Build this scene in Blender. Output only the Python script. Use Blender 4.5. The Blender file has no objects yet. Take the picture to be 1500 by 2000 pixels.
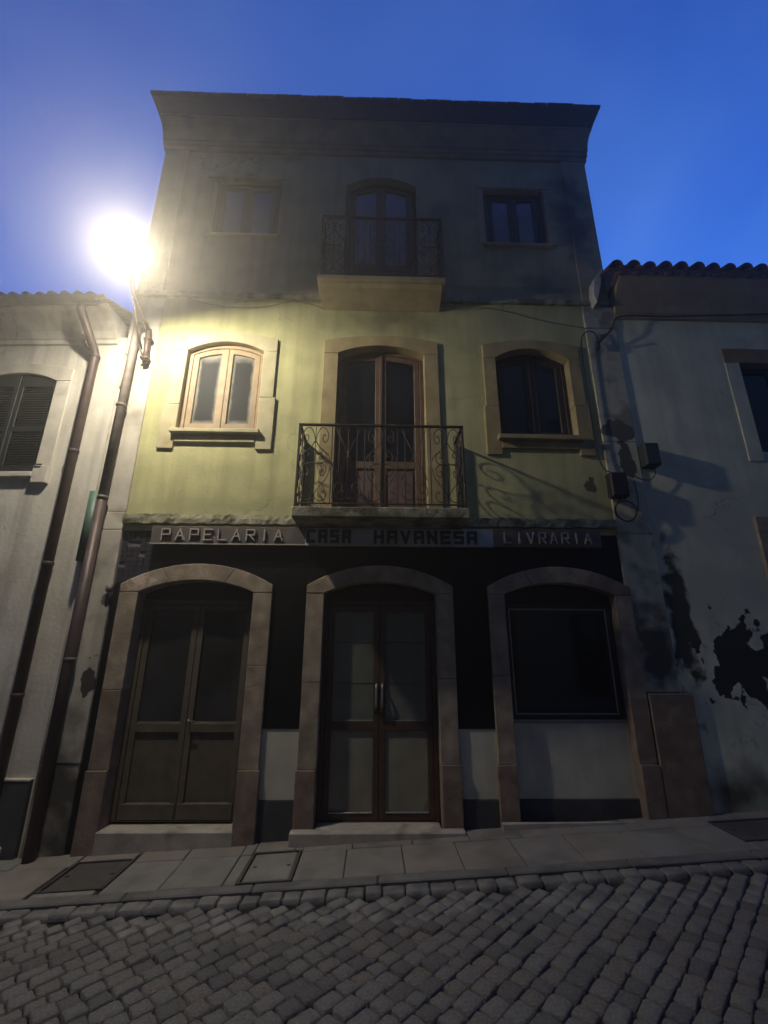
import bpy, bmesh, math, random
from mathutils import Vector, Matrix
rnd = random.Random(7)
S = bpy.context.scene
COL = S.collection

# ------------------------------------------------------------------ camera
CZ = 1.71            # eye height above the street at x = 0
FPX, PITCH, YAW, ROLL = 870.0, 0.299183, 0.023866, 0.004631
def cam_axes():
    cp, sp, cy, sy, cr, sr = (math.cos(PITCH), math.sin(PITCH), math.cos(YAW), math.sin(YAW), math.cos(ROLL), math.sin(ROLL))
    fwd = Vector((sy*cp, cy*cp, sp)); right = Vector((cy, -sy, 0)); up = right.cross(fwd)
    return right*cr + up*sr, up*cr - right*sr, fwd
AR, AU, AF = cam_axes()
cd = bpy.data.cameras.new('camera'); cam = bpy.data.objects.new('camera', cd); COL.objects.link(cam)
cd.sensor_fit = 'HORIZONTAL'; cd.sensor_width = 36; cd.lens = 36*FPX/1500
cd.clip_start = 0.05; cd.clip_end = 500
cam.matrix_world = Matrix(((AR.x, AU.x, -AF.x, 0), (AR.y, AU.y, -AF.y, -5), (AR.z, AU.z, -AF.z, CZ), (0, 0, 0, 1)))
S.camera = cam

# ------------------------------------------------------------------ world, dusk sky
W = bpy.data.worlds.new('World'); S.world = W; W.use_nodes = True
nt = W.node_tree; nt.nodes.clear()
def wn(t, **k):
    n = nt.nodes.new(t)
    for a, b in k.items(): setattr(n, a, b)
    return n
sky = wn('ShaderNodeTexSky', sky_type='NISHITA', sun_disc=False)
sky.sun_elevation = math.radians(-4.0); sky.sun_rotation = math.radians(15); sky.altitude = 100
sky.air_density = 1.0; sky.dust_density = 0.6; sky.ozone_density = 4.0
tc = wn('ShaderNodeTexCoord'); mp = wn('ShaderNodeMapping'); mp.inputs['Scale'].default_value = (1.2, 1.2, 2.0); mp.inputs['Rotation'].default_value = (0.3, 0.5, 0.2)
nz = wn('ShaderNodeTexNoise'); nz.inputs['Scale'].default_value = 1.7; nz.inputs['Detail'].default_value = 4; nz.inputs['Distortion'].default_value = 0.6
rp = wn('ShaderNodeValToRGB'); rp.color_ramp.elements[0].position = 0.36; rp.color_ramp.elements[1].position = 0.74
rp.color_ramp.elements[0].color = (0, 0, 0, 1); rp.color_ramp.elements[1].color = (1, 1, 1, 1)
tint = wn('ShaderNodeMix', data_type='RGBA', blend_type='MULTIPLY'); tint.inputs['Factor'].default_value = 1; tint.inputs['B'].default_value = (0.47, 1.32, 1.28, 1)
cl = wn('ShaderNodeMix', data_type='RGBA', blend_type='MULTIPLY'); cl.inputs['B'].default_value = (2.5, 1.65, 1.12, 1)
bg = wn('ShaderNodeBackground'); bg.inputs['Strength'].default_value = 20.0
out = wn('ShaderNodeOutputWorld')
L = nt.links.new
L(tc.outputs['Generated'], mp.inputs['Vector']); L(mp.outputs['Vector'], nz.inputs['Vector']); L(nz.outputs['Fac'], rp.inputs['Fac'])
L(sky.outputs['Color'], tint.inputs['A']); L(tint.outputs['Result'], cl.inputs['A']); L(rp.outputs['Color'], cl.inputs['Factor'])
L(cl.outputs['Result'], bg.inputs['Color']); L(bg.outputs['Background'], out.inputs['Surface'])
S.view_settings.view_transform = 'Standard'; S.view_settings.look = 'None'
S.view_settings.exposure = 0; S.view_settings.gamma = 1; S.view_settings.use_curve_mapping = False
S.render.resolution_x = 768; S.render.resolution_y = 1024

# ------------------------------------------------------------------ helpers: pixel to point
SLOPE = 0.05
def gz(x): return SLOPE*x
def ray(px, py): return AR*((px-750)/FPX) - AU*((py-1000)/FPX) + AF
def P(px, py, Y=0.0):                       # photo pixel -> (x, z) on the plane y = Y
    d = ray(px, py); t = (5+Y)/d.y
    return d.x*t, CZ + d.z*t

# ------------------------------------------------------------------ materials
M = {}
def mat(name, col, rough=0.8, var=0.25, scale=6.0, bump=0.3, bscale=40.0, streak=0.0, dirt=None, dirt_at=(0.55, 0.7), dscale=2.0,
        metal=0.0, spec=0.4, coat=0.0, spots=None, distance=0.01, cracks=0.0):
    m = bpy.data.materials.new(name); m.use_nodes = True; n = m.node_tree.nodes; l = m.node_tree.links.new
    b = n['Principled BSDF']; b.inputs['Roughness'].default_value = rough; b.inputs['Metallic'].default_value = metal
    b.inputs['Specular IOR Level'].default_value = spec; b.inputs['Coat Weight'].default_value = coat
    t = n.new('ShaderNodeTexCoord'); vec = t.outputs['Object']
    def noise(s, d=5, v=vec, sc=None):
        if sc:
            k = n.new('ShaderNodeMapping'); k.inputs['Scale'].default_value = sc; l(v, k.inputs['Vector']); v = k.outputs['Vector']
        k = n.new('ShaderNodeTexNoise'); k.inputs['Scale'].default_value = s; k.inputs['Detail'].default_value = d; l(v, k.inputs['Vector']); return k.outputs['Fac']
    def ramp(src, a, b_):
        k = n.new('ShaderNodeMapRange'); k.inputs['From Min'].default_value = a; k.inputs['From Max'].default_value = b_; l(src, k.inputs['Value']); return k.outputs['Result']
    def mix(f, a, b_, mode='MIX'):
        k = n.new('ShaderNodeMix'); k.data_type = 'RGBA'; k.blend_type = mode
        for s, v in (('Factor', f), ('A', a), ('B', b_)):
            if isinstance(v, (tuple, float, int)): k.inputs[s].default_value = v if s == 'Factor' else (*v[:3], 1)
            else: l(v, k.inputs[s])
        return k.outputs['Result']
    lo = tuple(c*(1-var) for c in col); hi = tuple(min(1, c*(1+var)) for c in col)
    c = mix(ramp(noise(scale), 0.3, 0.7), lo, hi)
    if streak:
        f = ramp(noise(1.0, 4, sc=(7, 7, 0.5)), 0.45, 0.75)
        k = n.new('ShaderNodeMath'); k.operation = 'MULTIPLY'; l(f, k.inputs[0]); k.inputs[1].default_value = streak
        c = mix(k.outputs[0], c, tuple(x*0.35 for x in col))
    if dirt:
        c = mix(ramp(noise(dscale, 8), *dirt_at), c, dirt)
    for sp in (spots or []):                  # weathered patches: centre, radii, colour, edge noise scale
        (cx, cy, cz), (rx, ry, rz), colr, ns = sp[:4]; soft = sp[4] if len(sp) > 4 else .05
        k = n.new('ShaderNodeMapping'); k.vector_type = 'POINT'
        k.inputs['Scale'].default_value = (1/rx, 1/ry, 1/rz); k.inputs['Location'].default_value = (-cx/rx, -cy/ry, -cz/rz); l(vec, k.inputs['Vector'])
        ln = n.new('ShaderNodeVectorMath'); ln.operation = 'LENGTH'; l(k.outputs['Vector'], ln.inputs[0])
        a = n.new('ShaderNodeMath'); a.operation = 'MULTIPLY_ADD'; l(noise(ns, 6), a.inputs[0]); amp = sp[5] if len(sp) > 5 else 2.6; a.inputs[1].default_value = amp; l(ln.outputs['Value'], a.inputs[2])
        k2 = n.new('ShaderNodeMapRange'); k2.inputs['From Min'].default_value = .76+.5*amp+soft; k2.inputs['From Max'].default_value = .76+.5*amp-soft; l(a.outputs[0], k2.inputs['Value'])
        c = mix(k2.outputs['Result'], c, colr)
    if cracks:
        vo = n.new('ShaderNodeTexVoronoi'); vo.feature = 'DISTANCE_TO_EDGE'; vo.inputs['Scale'].default_value = 0.9
        wv = n.new('ShaderNodeVectorMath'); wv.operation = 'MULTIPLY_ADD'; nn_ = n.new('ShaderNodeTexNoise'); nn_.inputs['Scale'].default_value = 5; nn_.inputs['Detail'].default_value = 6; l(vec, nn_.inputs['Vector'])
        l(nn_.outputs['Color'], wv.inputs[0]); wv.inputs[1].default_value = (.35, .35, .35); l(vec, wv.inputs[2]); l(wv.outputs[0], vo.inputs['Vector'])
        k = n.new('ShaderNodeMapRange'); k.inputs['From Min'].default_value = 0.006; k.inputs['From Max'].default_value = 0.001; l(vo.outputs['Distance'], k.inputs['Value'])
        k3 = n.new('ShaderNodeMath'); k3.operation = 'MULTIPLY'; l(k.outputs['Result'], k3.inputs[0]); l(ramp(noise(1.1, 2), .50, .62), k3.inputs[1])
        k4 = n.new('ShaderNodeMath'); k4.operation = 'MULTIPLY'; l(k3.outputs[0], k4.inputs[0]); k4.inputs[1].default_value = cracks
        c = mix(k4.outputs[0], c, tuple(x*.3 for x in col))
    l(c, b.inputs['Base Color'])
    if bump:
        k = n.new('ShaderNodeBump'); k.inputs['Strength'].default_value = bump; k.inputs['Distance'].default_value = distance
        a = n.new('ShaderNodeMath'); a.operation = 'MULTIPLY_ADD'; l(noise(bscale, 6), a.inputs[0]); a.inputs[1].default_value = 0.5; l(noise(bscale/8, 4), a.inputs[2])
        l(a.outputs[0], k.inputs['Height']); l(k.outputs['Normal'], b.inputs['Normal'])
    M[name] = m; return m
STAIN = (0.12, 0.11, 0.07)
mat('yellow_plaster', (0.45, 0.43, 0.225), 0.9, 0.17, 2.6, 0.55, 26, 0.40, (0.33, 0.32, 0.17), (0.56, 0.72), 1.3,
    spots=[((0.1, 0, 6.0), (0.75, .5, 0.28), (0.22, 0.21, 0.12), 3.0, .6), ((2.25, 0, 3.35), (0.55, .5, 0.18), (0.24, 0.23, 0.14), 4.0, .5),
           ((2.62, 0, 3.60), (0.085, .3, 0.13), (0.10, 0.09, 0.06), 9.0), ((-1.7, 0, 3.3), (0.9, .5, 0.12), (0.34, 0.33, 0.18), 5.0, .6)], cracks=0.7)
mat('grey_plaster', (0.40, 0.335, 0.20), 0.9, 0.16, 2.0, 0.35, 30, 0.35, (0.25, 0.215, 0.145), (0.52, 0.72), 1.6,
    spots=[((2.9, 0, 7.9), (0.3, .5, 0.8), (0.09, 0.085, 0.07), 2.5, .4), ((2.5, 0, 6.6), (0.5, .5, 0.25), (0.16, 0.16, 0.13), 3, .6)], cracks=0.7)
mat('white_plaster', (0.60, 0.56, 0.50), 0.9, 0.10, 2.4, 0.55, 22, 0.50, (0.40, 0.36, 0.31), (0.52, 0.74), 1.7, cracks=0.7)
mat('right_plaster', (0.72, 0.70, 0.52), 0.92, 0.14, 1.8, 0.4, 22, 0.35, (0.50, 0.50, 0.39), (0.55, 0.72), 1.1,
    spots=[((4.0, 0, 2.9), (1.2, 1, 1.2), (0.50, 0.50, 0.40), 2.0, .6, 4.0), ((4.12, 0, 1.58), (0.55, 1, 0.48), (0.035, 0.034, 0.036), 3.6, .03, 4.2), ((3.42, 0, 2.0), (0.19, 1, 0.80), (0.06, 0.058, 0.05), 4.5, .2, 3.2),
           ((4.55, 0, 0.95), (0.22, 1, 0.30), (0.05, 0.045, 0.04), 6.0), ((3.7, 0, 0.35), (0.55, 1, 0.25), (0.12, 0.11, 0.08), 3.0, .6)], cracks=0.7)
mat('pilaster_plaster', (0.50, 0.48, 0.38), 0.92, 0.2, 3.0, 0.5, 22, 0.3, (0.24, 0.23, 0.18), (0.5, 0.62), 3.0,
    spots=[((3.05, 0, 1.75), (0.26, 1, 0.55), (0.085, 0.08, 0.065), 4.0, .35), ((3.08, 0, 4.35), (0.22, 1, 0.16), (0.10, 0.10, 0.09), 5), ((3.1, 0, 3.9), (0.12, 1, 0.35), (0.08, 0.08, 0.07), 8)])
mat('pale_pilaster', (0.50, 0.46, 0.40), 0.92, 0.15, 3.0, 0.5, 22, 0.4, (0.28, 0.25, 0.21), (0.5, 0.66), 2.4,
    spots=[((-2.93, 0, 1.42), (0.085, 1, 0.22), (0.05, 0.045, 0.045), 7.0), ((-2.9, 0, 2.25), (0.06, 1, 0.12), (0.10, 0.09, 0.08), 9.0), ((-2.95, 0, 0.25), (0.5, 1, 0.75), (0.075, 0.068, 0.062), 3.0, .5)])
mat('stone', (0.33, 0.265, 0.196), 0.85, 0.30, 7.0, 0.7, 40, 0.25, (0.25, 0.19, 0.145), (0.5, 0.72), 4.0, spots=[((-2.56, 0, 2.43), (0.16, 1, 0.10), (0.55, 0.43, 0.36), 14.0, .3, 4.0)])
mat('red_stone', (0.25, 0.182, 0.136), 0.85, 0.32, 7.0, 0.7, 40, 0.25, (0.19, 0.125, 0.10), (0.5, 0.72), 4.0)
mat('ochre_stone', (0.33, 0.265, 0.14), 0.88, 0.2, 4.0, 0.5, 35, 0.2, (0.22, 0.17, 0.09), (0.5, 0.72), 3.0)
mat('painted_stone', (0.43, 0.385, 0.25), 0.88, 0.15, 4.0, 0.5, 35, 0.15, (0.33, 0.26, 0.13), (0.52, 0.72), 3.0)
mat('white_stone', (0.52, 0.48, 0.42), 0.88, 0.15, 4.0, 0.45, 35, 0.15, (0.36, 0.32, 0.27), (0.55, 0.72), 3.0)
mat('threshold_stone', (0.40, 0.36, 0.30), 0.8, 0.18, 6.0, 0.4, 40, 0, (0.22, 0.19, 0.16), (0.55, 0.72), 5.0)
mat('ledge_stone', (0.30, 0.28, 0.20), 0.92, 0.3, 9.0, 0.7, 30, 0.2, (0.10, 0.10, 0.06), (0.48, 0.62), 5.0, distance=0.02)
mat('dado', (0.56, 0.53, 0.43), 0.9, 0.12, 3.0, 0.3, 40, 0.25, (0.40, 0.38, 0.30), (0.55, 0.75), 2.0)
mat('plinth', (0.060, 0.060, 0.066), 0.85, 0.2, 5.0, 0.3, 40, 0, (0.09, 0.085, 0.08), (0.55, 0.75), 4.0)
mat('black_tile', (0.010, 0.010, 0.013), 0.35, 0.3, 8.0, 0.05, 60, spec=0.25)
mat('purple_tile', (0.040, 0.038, 0.055), 0.3, 0.45, 9.0, 0.05, 60, spec=0.5)
mat('mortar', (0.13, 0.125, 0.13), 0.95, 0.2, 30, 0.3, 80)
mat('sign_brown', (0.125, 0.103, 0.096), 0.55, 0.2, 5.0, 0.12, 30, 0.3, (0.09, 0.08, 0.075), (0.5, 0.7), 3.0)
mat('sign_grey', (0.42, 0.43, 0.47), 0.5, 0.14, 4.0, 0.1, 30, 0.3, (0.27, 0.275, 0.30), (0.52, 0.72), 3.0)
mat('letter_pale', (0.42, 0.38, 0.34), 0.45, 0.2, 10.0, 0.1, 60)
mat('letter_dark', (0.040, 0.045, 0.065), 0.5, 0.3, 10.0, 0.1, 60)
mat('pale_wood', (0.30, 0.215, 0.128), 0.6, 0.16, 8.0, 0.25, 60, 0.35)
mat('brown_wood', (0.115, 0.070, 0.050), 0.55, 0.25, 8.0, 0.25, 60, 0.35)
mat('dark_wood', (0.036, 0.026, 0.023), 0.55, 0.25, 8.0, 0.25, 60, 0.3)
mat('grey_wood', (0.105, 0.086, 0.066), 0.6, 0.2, 8.0, 0.2, 60, 0.3)
mat('plum_panel', (0.105, 0.068, 0.065), 0.6, 0.25, 6.0, 0.25, 50, 0.3)
mat('door_red', (0.075, 0.045, 0.036), 0.45, 0.25, 8.0, 0.1, 60, 0.2)
mat('door_panel', (0.23, 0.215, 0.17), 0.6, 0.18, 4.0, 0.12, 30, 0.3, (0.09, 0.075, 0.06), (0.55, 0.75), 3.0)
mat('paper_pane', (0.13, 0.14, 0.12), 0.35, 0.25, 3.0, 0.03, 20, 0.3, coat=0.5)
mat('curtain_pane', (0.024, 0.024, 0.026), 0.35, 0.5, 2.5, 0.03, 20, 0.6, coat=0.6)
mat('dark_pane', (0.008, 0.008, 0.010), 0.08, 0.3, 3.0, 0.02, 8, coat=0.3, spec=0.5)
mat('blind_pane', (0.14, 0.14, 0.165), 0.25, 0.2, 3.0, 0.03, 20, 0.2, coat=0.5)
mat('aluminium', (0.33, 0.32, 0.31), 0.4, 0.15, 12.0, 0.05, 60, metal=0.7)
mat('iron', (0.035, 0.026, 0.022), 0.6, 0.4, 14.0, 0.3, 60, 0, (0.075, 0.040, 0.024), (0.52, 0.66), 10)
mat('pipe_brown', (0.075, 0.052, 0.050), 0.5, 0.25, 8.0, 0.15, 60, 0.3, metal=0.2)
mat('pipe_grey', (0.17, 0.145, 0.13), 0.55, 0.25, 8.0, 0.2, 60, 0.4)
mat('green_pipe', (0.06, 0.12, 0.09), 0.5, 0.25, 8.0, 0.15, 60, 0.3)
mat('gutter_metal', (0.20, 0.165, 0.14), 0.5, 0.2, 10.0, 0.15, 60, metal=0.3)
mat('shutter_green', (0.016, 0.020, 0.019), 0.5, 0.25, 8.0, 0.15, 60)
mat('terracotta', (0.17, 0.085, 0.055), 0.85, 0.35, 8.0, 0.4, 40, 0, (0.09, 0.07, 0.06), (0.5, 0.68), 5.0)
mat('pale_terracotta', (0.36, 0.27, 0.20), 0.85, 0.3, 8.0, 0.4, 40, 0, (0.16, 0.13, 0.11), (0.52, 0.7), 5.0)
mat('eave_wood', (0.050, 0.028, 0.022), 0.8, 0.25, 6.0, 0.3, 40)
mat('cornice_plaster', (0.30, 0.205, 0.105), 0.9, 0.18, 3.0, 0.35, 30, 0.25, (0.15, 0.13, 0.10), (0.52, 0.72), 2.0)
mat('tan_cove', (0.40, 0.32, 0.21), 0.9, 0.15, 3.0, 0.3, 30, 0.2)
mat('black_plastic', (0.018, 0.018, 0.019), 0.5, 0.2, 10.0, 0.05, 60)
mat('box_green', (0.035, 0.045, 0.046), 0.45, 0.2, 10.0, 0.05, 60)
mat('cable_black', (0.012, 0.012, 0.012), 0.6, 0.2, 10.0, 0, 60)
mat('cable_grey', (0.16, 0.15, 0.10), 0.7, 0.2, 10.0, 0, 60)
mat('granite', (0.185, 0.176, 0.160), 0.7, 0.32, 5.0, 0.7, 55, 0, (0.115, 0.110, 0.100), (0.5, 0.68), 9.0)
mat('granite_dark', (0.140, 0.134, 0.124), 0.7, 0.3, 5.0, 0.7, 55, 0, (0.065, 0.06, 0.056), (0.5, 0.68), 9.0)
mat('granite_warm', (0.190, 0.170, 0.148), 0.7, 0.3, 5.0, 0.7, 55, 0, (0.09, 0.078, 0.07), (0.5, 0.68), 9.0)
mat('joint_soil', (0.020, 0.019, 0.016), 0.97, 0.3, 30.0, 0.6, 90)
mat('paving', (0.225, 0.213, 0.186), 0.85, 0.14, 4.0, 0.3, 70, 0, (0.125, 0.115, 0.10), (0.5, 0.72), 2.5)
mat('paving_warm', (0.235, 0.208, 0.175), 0.85, 0.14, 4.0, 0.3, 70, 0, (0.13, 0.115, 0.10), (0.5, 0.72), 2.5)
mat('kerb_granite', (0.155, 0.147, 0.135), 0.8, 0.2, 6.0, 0.4, 60, 0, (0.10, 0.095, 0.09), (0.5, 0.7), 4)
mat('cover_metal', (0.10, 0.094, 0.085), 0.65, 0.2, 8.0, 0.3, 60, metal=0.3)
mat('asphalt_far', (0.06, 0.057, 0.053), 0.9, 0.25, 3.0, 0.4, 40)
mat('ochre_plaster', (0.35, 0.31, 0.23), 0.9, 0.12, 2.0, 0.3, 30, 0.2)
def emis(name, col, s):
    m = bpy.data.materials.new(name); m.use_nodes = True; n = m.node_tree.nodes; n.clear()
    e = n.new('ShaderNodeEmission'); e.inputs['Color'].default_value = (*col, 1); e.inputs['Strength'].default_value = s
    o = n.new('ShaderNodeOutputMaterial'); m.node_tree.links.new(e.outputs[0], o.inputs[0]); M[name] = m
emis('lamp_glow', (1.0, 0.92, 0.72), 1900)
def dusty_pane():
    m = bpy.data.materials.new('dusty_pane'); m.use_nodes = True; n = m.node_tree.nodes; l = m.node_tree.links.new; b = n['Principled BSDF']
    t = n.new('ShaderNodeTexCoord'); s = n.new('ShaderNodeSeparateXYZ'); l(t.outputs['Generated'], s.inputs[0])
    def mth(op, a, c):
        k = n.new('ShaderNodeMath'); k.operation = op
        for i, v in enumerate((a, c)):
            if isinstance(v, float): k.inputs[i].default_value = v
            else: l(v, k.inputs[i])
        return k.outputs[0]
    dx = mth('MINIMUM', s.outputs['X'], mth('SUBTRACT', 1.0, s.outputs['X'])); dz = mth('MINIMUM', mth('MULTIPLY', s.outputs['Z'], 2.2), mth('MULTIPLY', mth('SUBTRACT', 1.0, s.outputs['Z']), 1.3))
    nn = n.new('ShaderNodeTexNoise'); nn.inputs['Scale'].default_value = 9; nn.inputs['Detail'].default_value = 5; l(t.outputs['Object'], nn.inputs['Vector'])
    d = mth('ADD', mth('MINIMUM', dx, dz), mth('MULTIPLY', mth('SUBTRACT', nn.outputs['Fac'], 0.5), 0.16))
    r = n.new('ShaderNodeMapRange'); r.inputs['From Min'].default_value = 0.05; r.inputs['From Max'].default_value = 0.17; r.inputs['To Min'].default_value = 1; r.inputs['To Max'].default_value = 0; l(d, r.inputs['Value'])
    x = n.new('ShaderNodeMix'); x.data_type = 'RGBA'; l(r.outputs['Result'], x.inputs['Factor']); x.inputs['A'].default_value = (0.016, 0.018, 0.022, 1); x.inputs['B'].default_value = (0.20, 0.19, 0.165, 1)
    l(x.outputs['Result'], b.inputs['Base Color']); b.inputs['Roughness'].default_value = 0.6; b.inputs['Specular IOR Level'].default_value = 0.12
    M['dusty_pane'] = m
dusty_pane()

# ------------------------------------------------------------------ helpers: objects
def obj(name, me, m, parent=None, label=None, kind=None):
    o = bpy.data.objects.new(name, me); COL.objects.link(o)
    if m is not None and not me.materials: me.materials.append(M[m] if isinstance(m, str) else m)
    if parent is not None:
        o.parent = parent
        if parent.type == 'EMPTY' and parent.parent is None and not parent.get('_local'): o.location = -parent.location
    if label: o['label'] = label
    if kind: o['kind'] = kind
    return o
def thing(name, label, cat, loc=(0, 0, 0), rz=0, local=False, group=None):
    o = bpy.data.objects.new(name, None); COL.objects.link(o); o.location = loc; o.rotation_euler = (0, 0, rz); o.empty_display_size = 0.2
    o['label'] = label; o['category'] = cat
    if group: o['group'] = group
    if local: LOCAL.add(o.name); o['_local'] = 1
    return o
LOCAL = set()
def tag(o, label, cat, group=None):
    o['label'] = label; o['category'] = cat
    if group: o['group'] = group
    return o
def me_from(verts, faces, name='m'):
    me = bpy.data.meshes.new(name); me.from_pydata([tuple(v) for v in verts], [], faces); me.validate(); me.update(); return me
def bm_me(bm, name='m', smooth=False):
    bmesh.ops.recalc_face_normals(bm, faces=bm.faces)
    me = bpy.data.meshes.new(name); bm.to_mesh(me); bm.free()
    if smooth:
        for p in me.polygons: p.use_smooth = True
    return me
def bm_box(bm, x0, x1, y0, y1, z0, z1, bev=0.0, jit=0.0):
    v = [bm.verts.new((x + rnd.uniform(-jit, jit), y + rnd.uniform(-jit, jit), z + rnd.uniform(-jit, jit))) for z in (z0, z1) for y in (y0, y1) for x in (x0, x1)]
    fs = [bm.faces.new([v[i] for i in f]) for f in ((0, 2, 3, 1), (4, 5, 7, 6), (0, 1, 5, 4), (2, 6, 7, 3), (0, 4, 6, 2), (1, 3, 7, 5))]
    if bev:
        es = {e for f in fs for e in f.edges}
        bmesh.ops.bevel(bm, geom=list(es), offset=bev, segments=1, affect='EDGES', clamp_overlap=True)
def box(name, x0, x1, y0, y1, z0, z1, m, parent=None, bev=0.004, jit=0.0, **k):
    bm = bmesh.new(); bm_box(bm, min(x0, x1), max(x0, x1), min(y0, y1), max(y0, y1), min(z0, z1), max(z0, z1), bev, jit)
    return obj(name, bm_me(bm), m, parent, **k)
def bm_plate(bm, outline, y0, y1, holes=(), bev=0.0):
    """solid plate in the x-z plane between y0 (front) and y1, with holes"""
    es = []
    for loop in [outline]+list(holes):
        vs = [bm.verts.new((x, y0, z)) for x, z in loop]
        es += [bm.edges.new((vs[i], vs[(i+1) % len(vs)])) for i in range(len(vs))]
    r = bmesh.ops.triangle_fill(bm, use_beauty=True, use_dissolve=False, edges=es, normal=(0, -1, 0))
    fs = [g for g in r['geom'] if isinstance(g, bmesh.types.BMFace)]
    front_edges = list(es)
    e = bmesh.ops.extrude_face_region(bm, geom=fs, use_keep_orig=True)
    bmesh.ops.translate(bm, vec=(0, y1-y0, 0), verts=[g for g in e['geom'] if isinstance(g, bmesh.types.BMVert)])
    if bev:
        bmesh.ops.bevel(bm, geom=[x for x in front_edges if x.is_valid], offset=bev, segments=1, affect='EDGES', clamp_overlap=True)
def plate(name, outline, y0, y1, m, parent=None, holes=(), bev=0.0, **k):
    bm = bmesh.new(); bm_plate(bm, outline, y0, y1, holes, bev)
    return obj(name, bm_me(bm), m, parent, **k)
def rect(x0, x1, z0, z1): return [(x0, z0), (x1, z0), (x1, z1), (x0, z1)]
def arc(xl, xr, zs, zt, n=14):
    """segmental arc from the right springing to the left one"""
    h = zt-zs; w = (xr-xl)/2; R = (w*w+h*h)/(2*h); cx = (xl+xr)/2; cz = zt-R; a = math.asin(w/R)
    return [(cx+R*math.sin(a-2*a*i/n), cz+R*math.cos(a-2*a*i/n)) for i in range(n+1)]
def arched(xl, xr, zb, zs, zt, n=14): return [(xl, zb), (xr, zb)] + arc(xl, xr, zs, zt, n)
def smooth_pts(pts, sub=5):
    out = []; n = len(pts); V = [Vector(p) for p in pts]
    for i in range(n-1):
        a, b, c, d = V[max(i-1, 0)], V[i], V[i+1], V[min(i+2, n-1)]
        for k in range(sub):
            t = k/sub
            out.append(0.5*((2*b)+(c-a)*t+(2*a-5*b+4*c-d)*t*t+(3*b-a-3*c+d)*t*t*t))
    return out+[V[-1]]
def bm_tube(bm, pts, r, sides=7, radii=None):
    V = [Vector(p) for p in pts]; rings = []; nrm = None
    for i, p in enumerate(V):
        t = (V[min(i+1, len(V)-1)]-V[max(i-1, 0)]).normalized()
        if nrm is None: nrm = t.orthogonal().normalized()
        nrm = (nrm - t*nrm.dot(t)).normalized(); b = t.cross(nrm); rr = radii[i] if radii else r
        rings.append([bm.verts.new(p+(nrm*math.cos(2*math.pi*k/sides)+b*math.sin(2*math.pi*k/sides))*rr) for k in range(sides)])
    for a, b in zip(rings, rings[1:]):
        for k in range(sides): bm.faces.new((a[k], a[(k+1) % sides], b[(k+1) % sides], b[k]))
    bm.faces.new(rings[0][::-1]); bm.faces.new(rings[-1])
def tube(name, pts, r, m, parent=None, sides=8, sm=0, **k):
    bm = bmesh.new(); bm_tube(bm, smooth_pts(pts, sm) if sm else pts, r, sides, None); return obj(name, bm_me(bm, smooth=True), m, parent, **k)
def lathe(name, prof, loc, m, parent=None, n=20, **k):
    bm = bmesh.new(); rings = [[bm.verts.new((loc[0]+r*math.cos(2*math.pi*i/n), loc[1]+r*math.sin(2*math.pi*i/n), loc[2]+z)) for i in range(n)] for r, z in prof]
    for a, b in zip(rings, rings[1:]):
        for i in range(n): bm.faces.new((a[i], a[(i+1) % n], b[(i+1) % n], b[i]))
    bm.faces.new(rings[0]); bm.faces.new(rings[-1]); return obj(name, bm_me(bm, smooth=True), m, parent, **k)
def rough_slab(name, x0, x1, z0, z1, y0, y1, m, parent, step=0.05, amp=0.012):
    """crumbling projecting band: uneven front face and edges"""
    n = max(2, int((x1-x0)/step)); vs = []; fs = []
    r = random.Random(int(x0*100)+int(z0*77))
    for i in range(n+1):
        x = x0+(x1-x0)*i/n; a = lambda s=1: r.uniform(-amp, amp)*s
        zt, zb = z1+a(), z0+a(.6)
        vs += [(x, y1, zb), (x, y0+a(.6), zb), (x+a(.5), y0+a(.8), (zb+zt)/2), (x, y0+.008+a(.8), zt), (x, y1, zt+.004)]
    for i in range(n):
        for k in range(4): fs.append((5*i+k, 5*i+k+1, 5*i+5+k+1, 5*i+5+k))
    fs += [(0, 1, 2, 3, 4), tuple(5*n+k for k in (4, 3, 2, 1, 0))]
    bm = bmesh.new(); me = me_from(vs, fs); bm.from_mesh(me); return obj(name, bm_me(bm), m, parent)

# ================================================================== THE SETTING: road, pavement
CUT_Y = -0.90          # street side of the kerb
road = obj('road', me_from([(x, y, gz(x)-0.062) for x, y in ((-70, -60), (70, -60), (70, 60), (-70, 60))], [(0, 1, 2, 3)]), 'joint_soil', kind='structure')
def sett_mesh(i):
    r = random.Random(100+i); bm = bmesh.new(); g = []
    xs = (-.5, -.40, 0, .40, .5)
    for a, y in enumerate(xs):
        row = []
        for b, x in enumerate(xs):
            edge = (a in (0, 4)) + (b in (0, 4))
            z = (0.0, -0.17, -0.42)[edge]
            row.append(bm.verts.new((x+r.uniform(-.035, .035), y+r.uniform(-.035, .035), z+r.uniform(-.08, .08))))
        g.append(row)
    for a in range(4):
        for b in range(4): bm.faces.new((g[a][b], g[a][b+1], g[a+1][b+1], g[a+1][b]))
    rim = [g[0][b] for b in range(5)]+[g[a][4] for a in range(1, 5)]+[g[4][b] for b in (3, 2, 1, 0)]+[g[a][0] for a in (3, 2, 1)]
    low = [bm.verts.new((v.co.x*1.02, v.co.y*1.02, -1.6)) for v in rim]
    for k in range(16): bm.faces.new((rim[k], low[k], low[(k+1) % 16], rim[(k+1) % 16]))
    return bm_me(bm, 'cobblestone', smooth=True)
SETTS = {}
for mk in ('granite', 'granite_dark', 'granite_warm'):
    SETTS[mk] = []
    for i in range(7):
        me = sett_mesh(i); me.materials.append(M[mk]); SETTS[mk].append(me)
stones = []                                   # (x, y, length, width, angle)
A45 = math.radians(43); ca, sa = math.cos(A45), math.sin(A45)
v = -12.0
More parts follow.
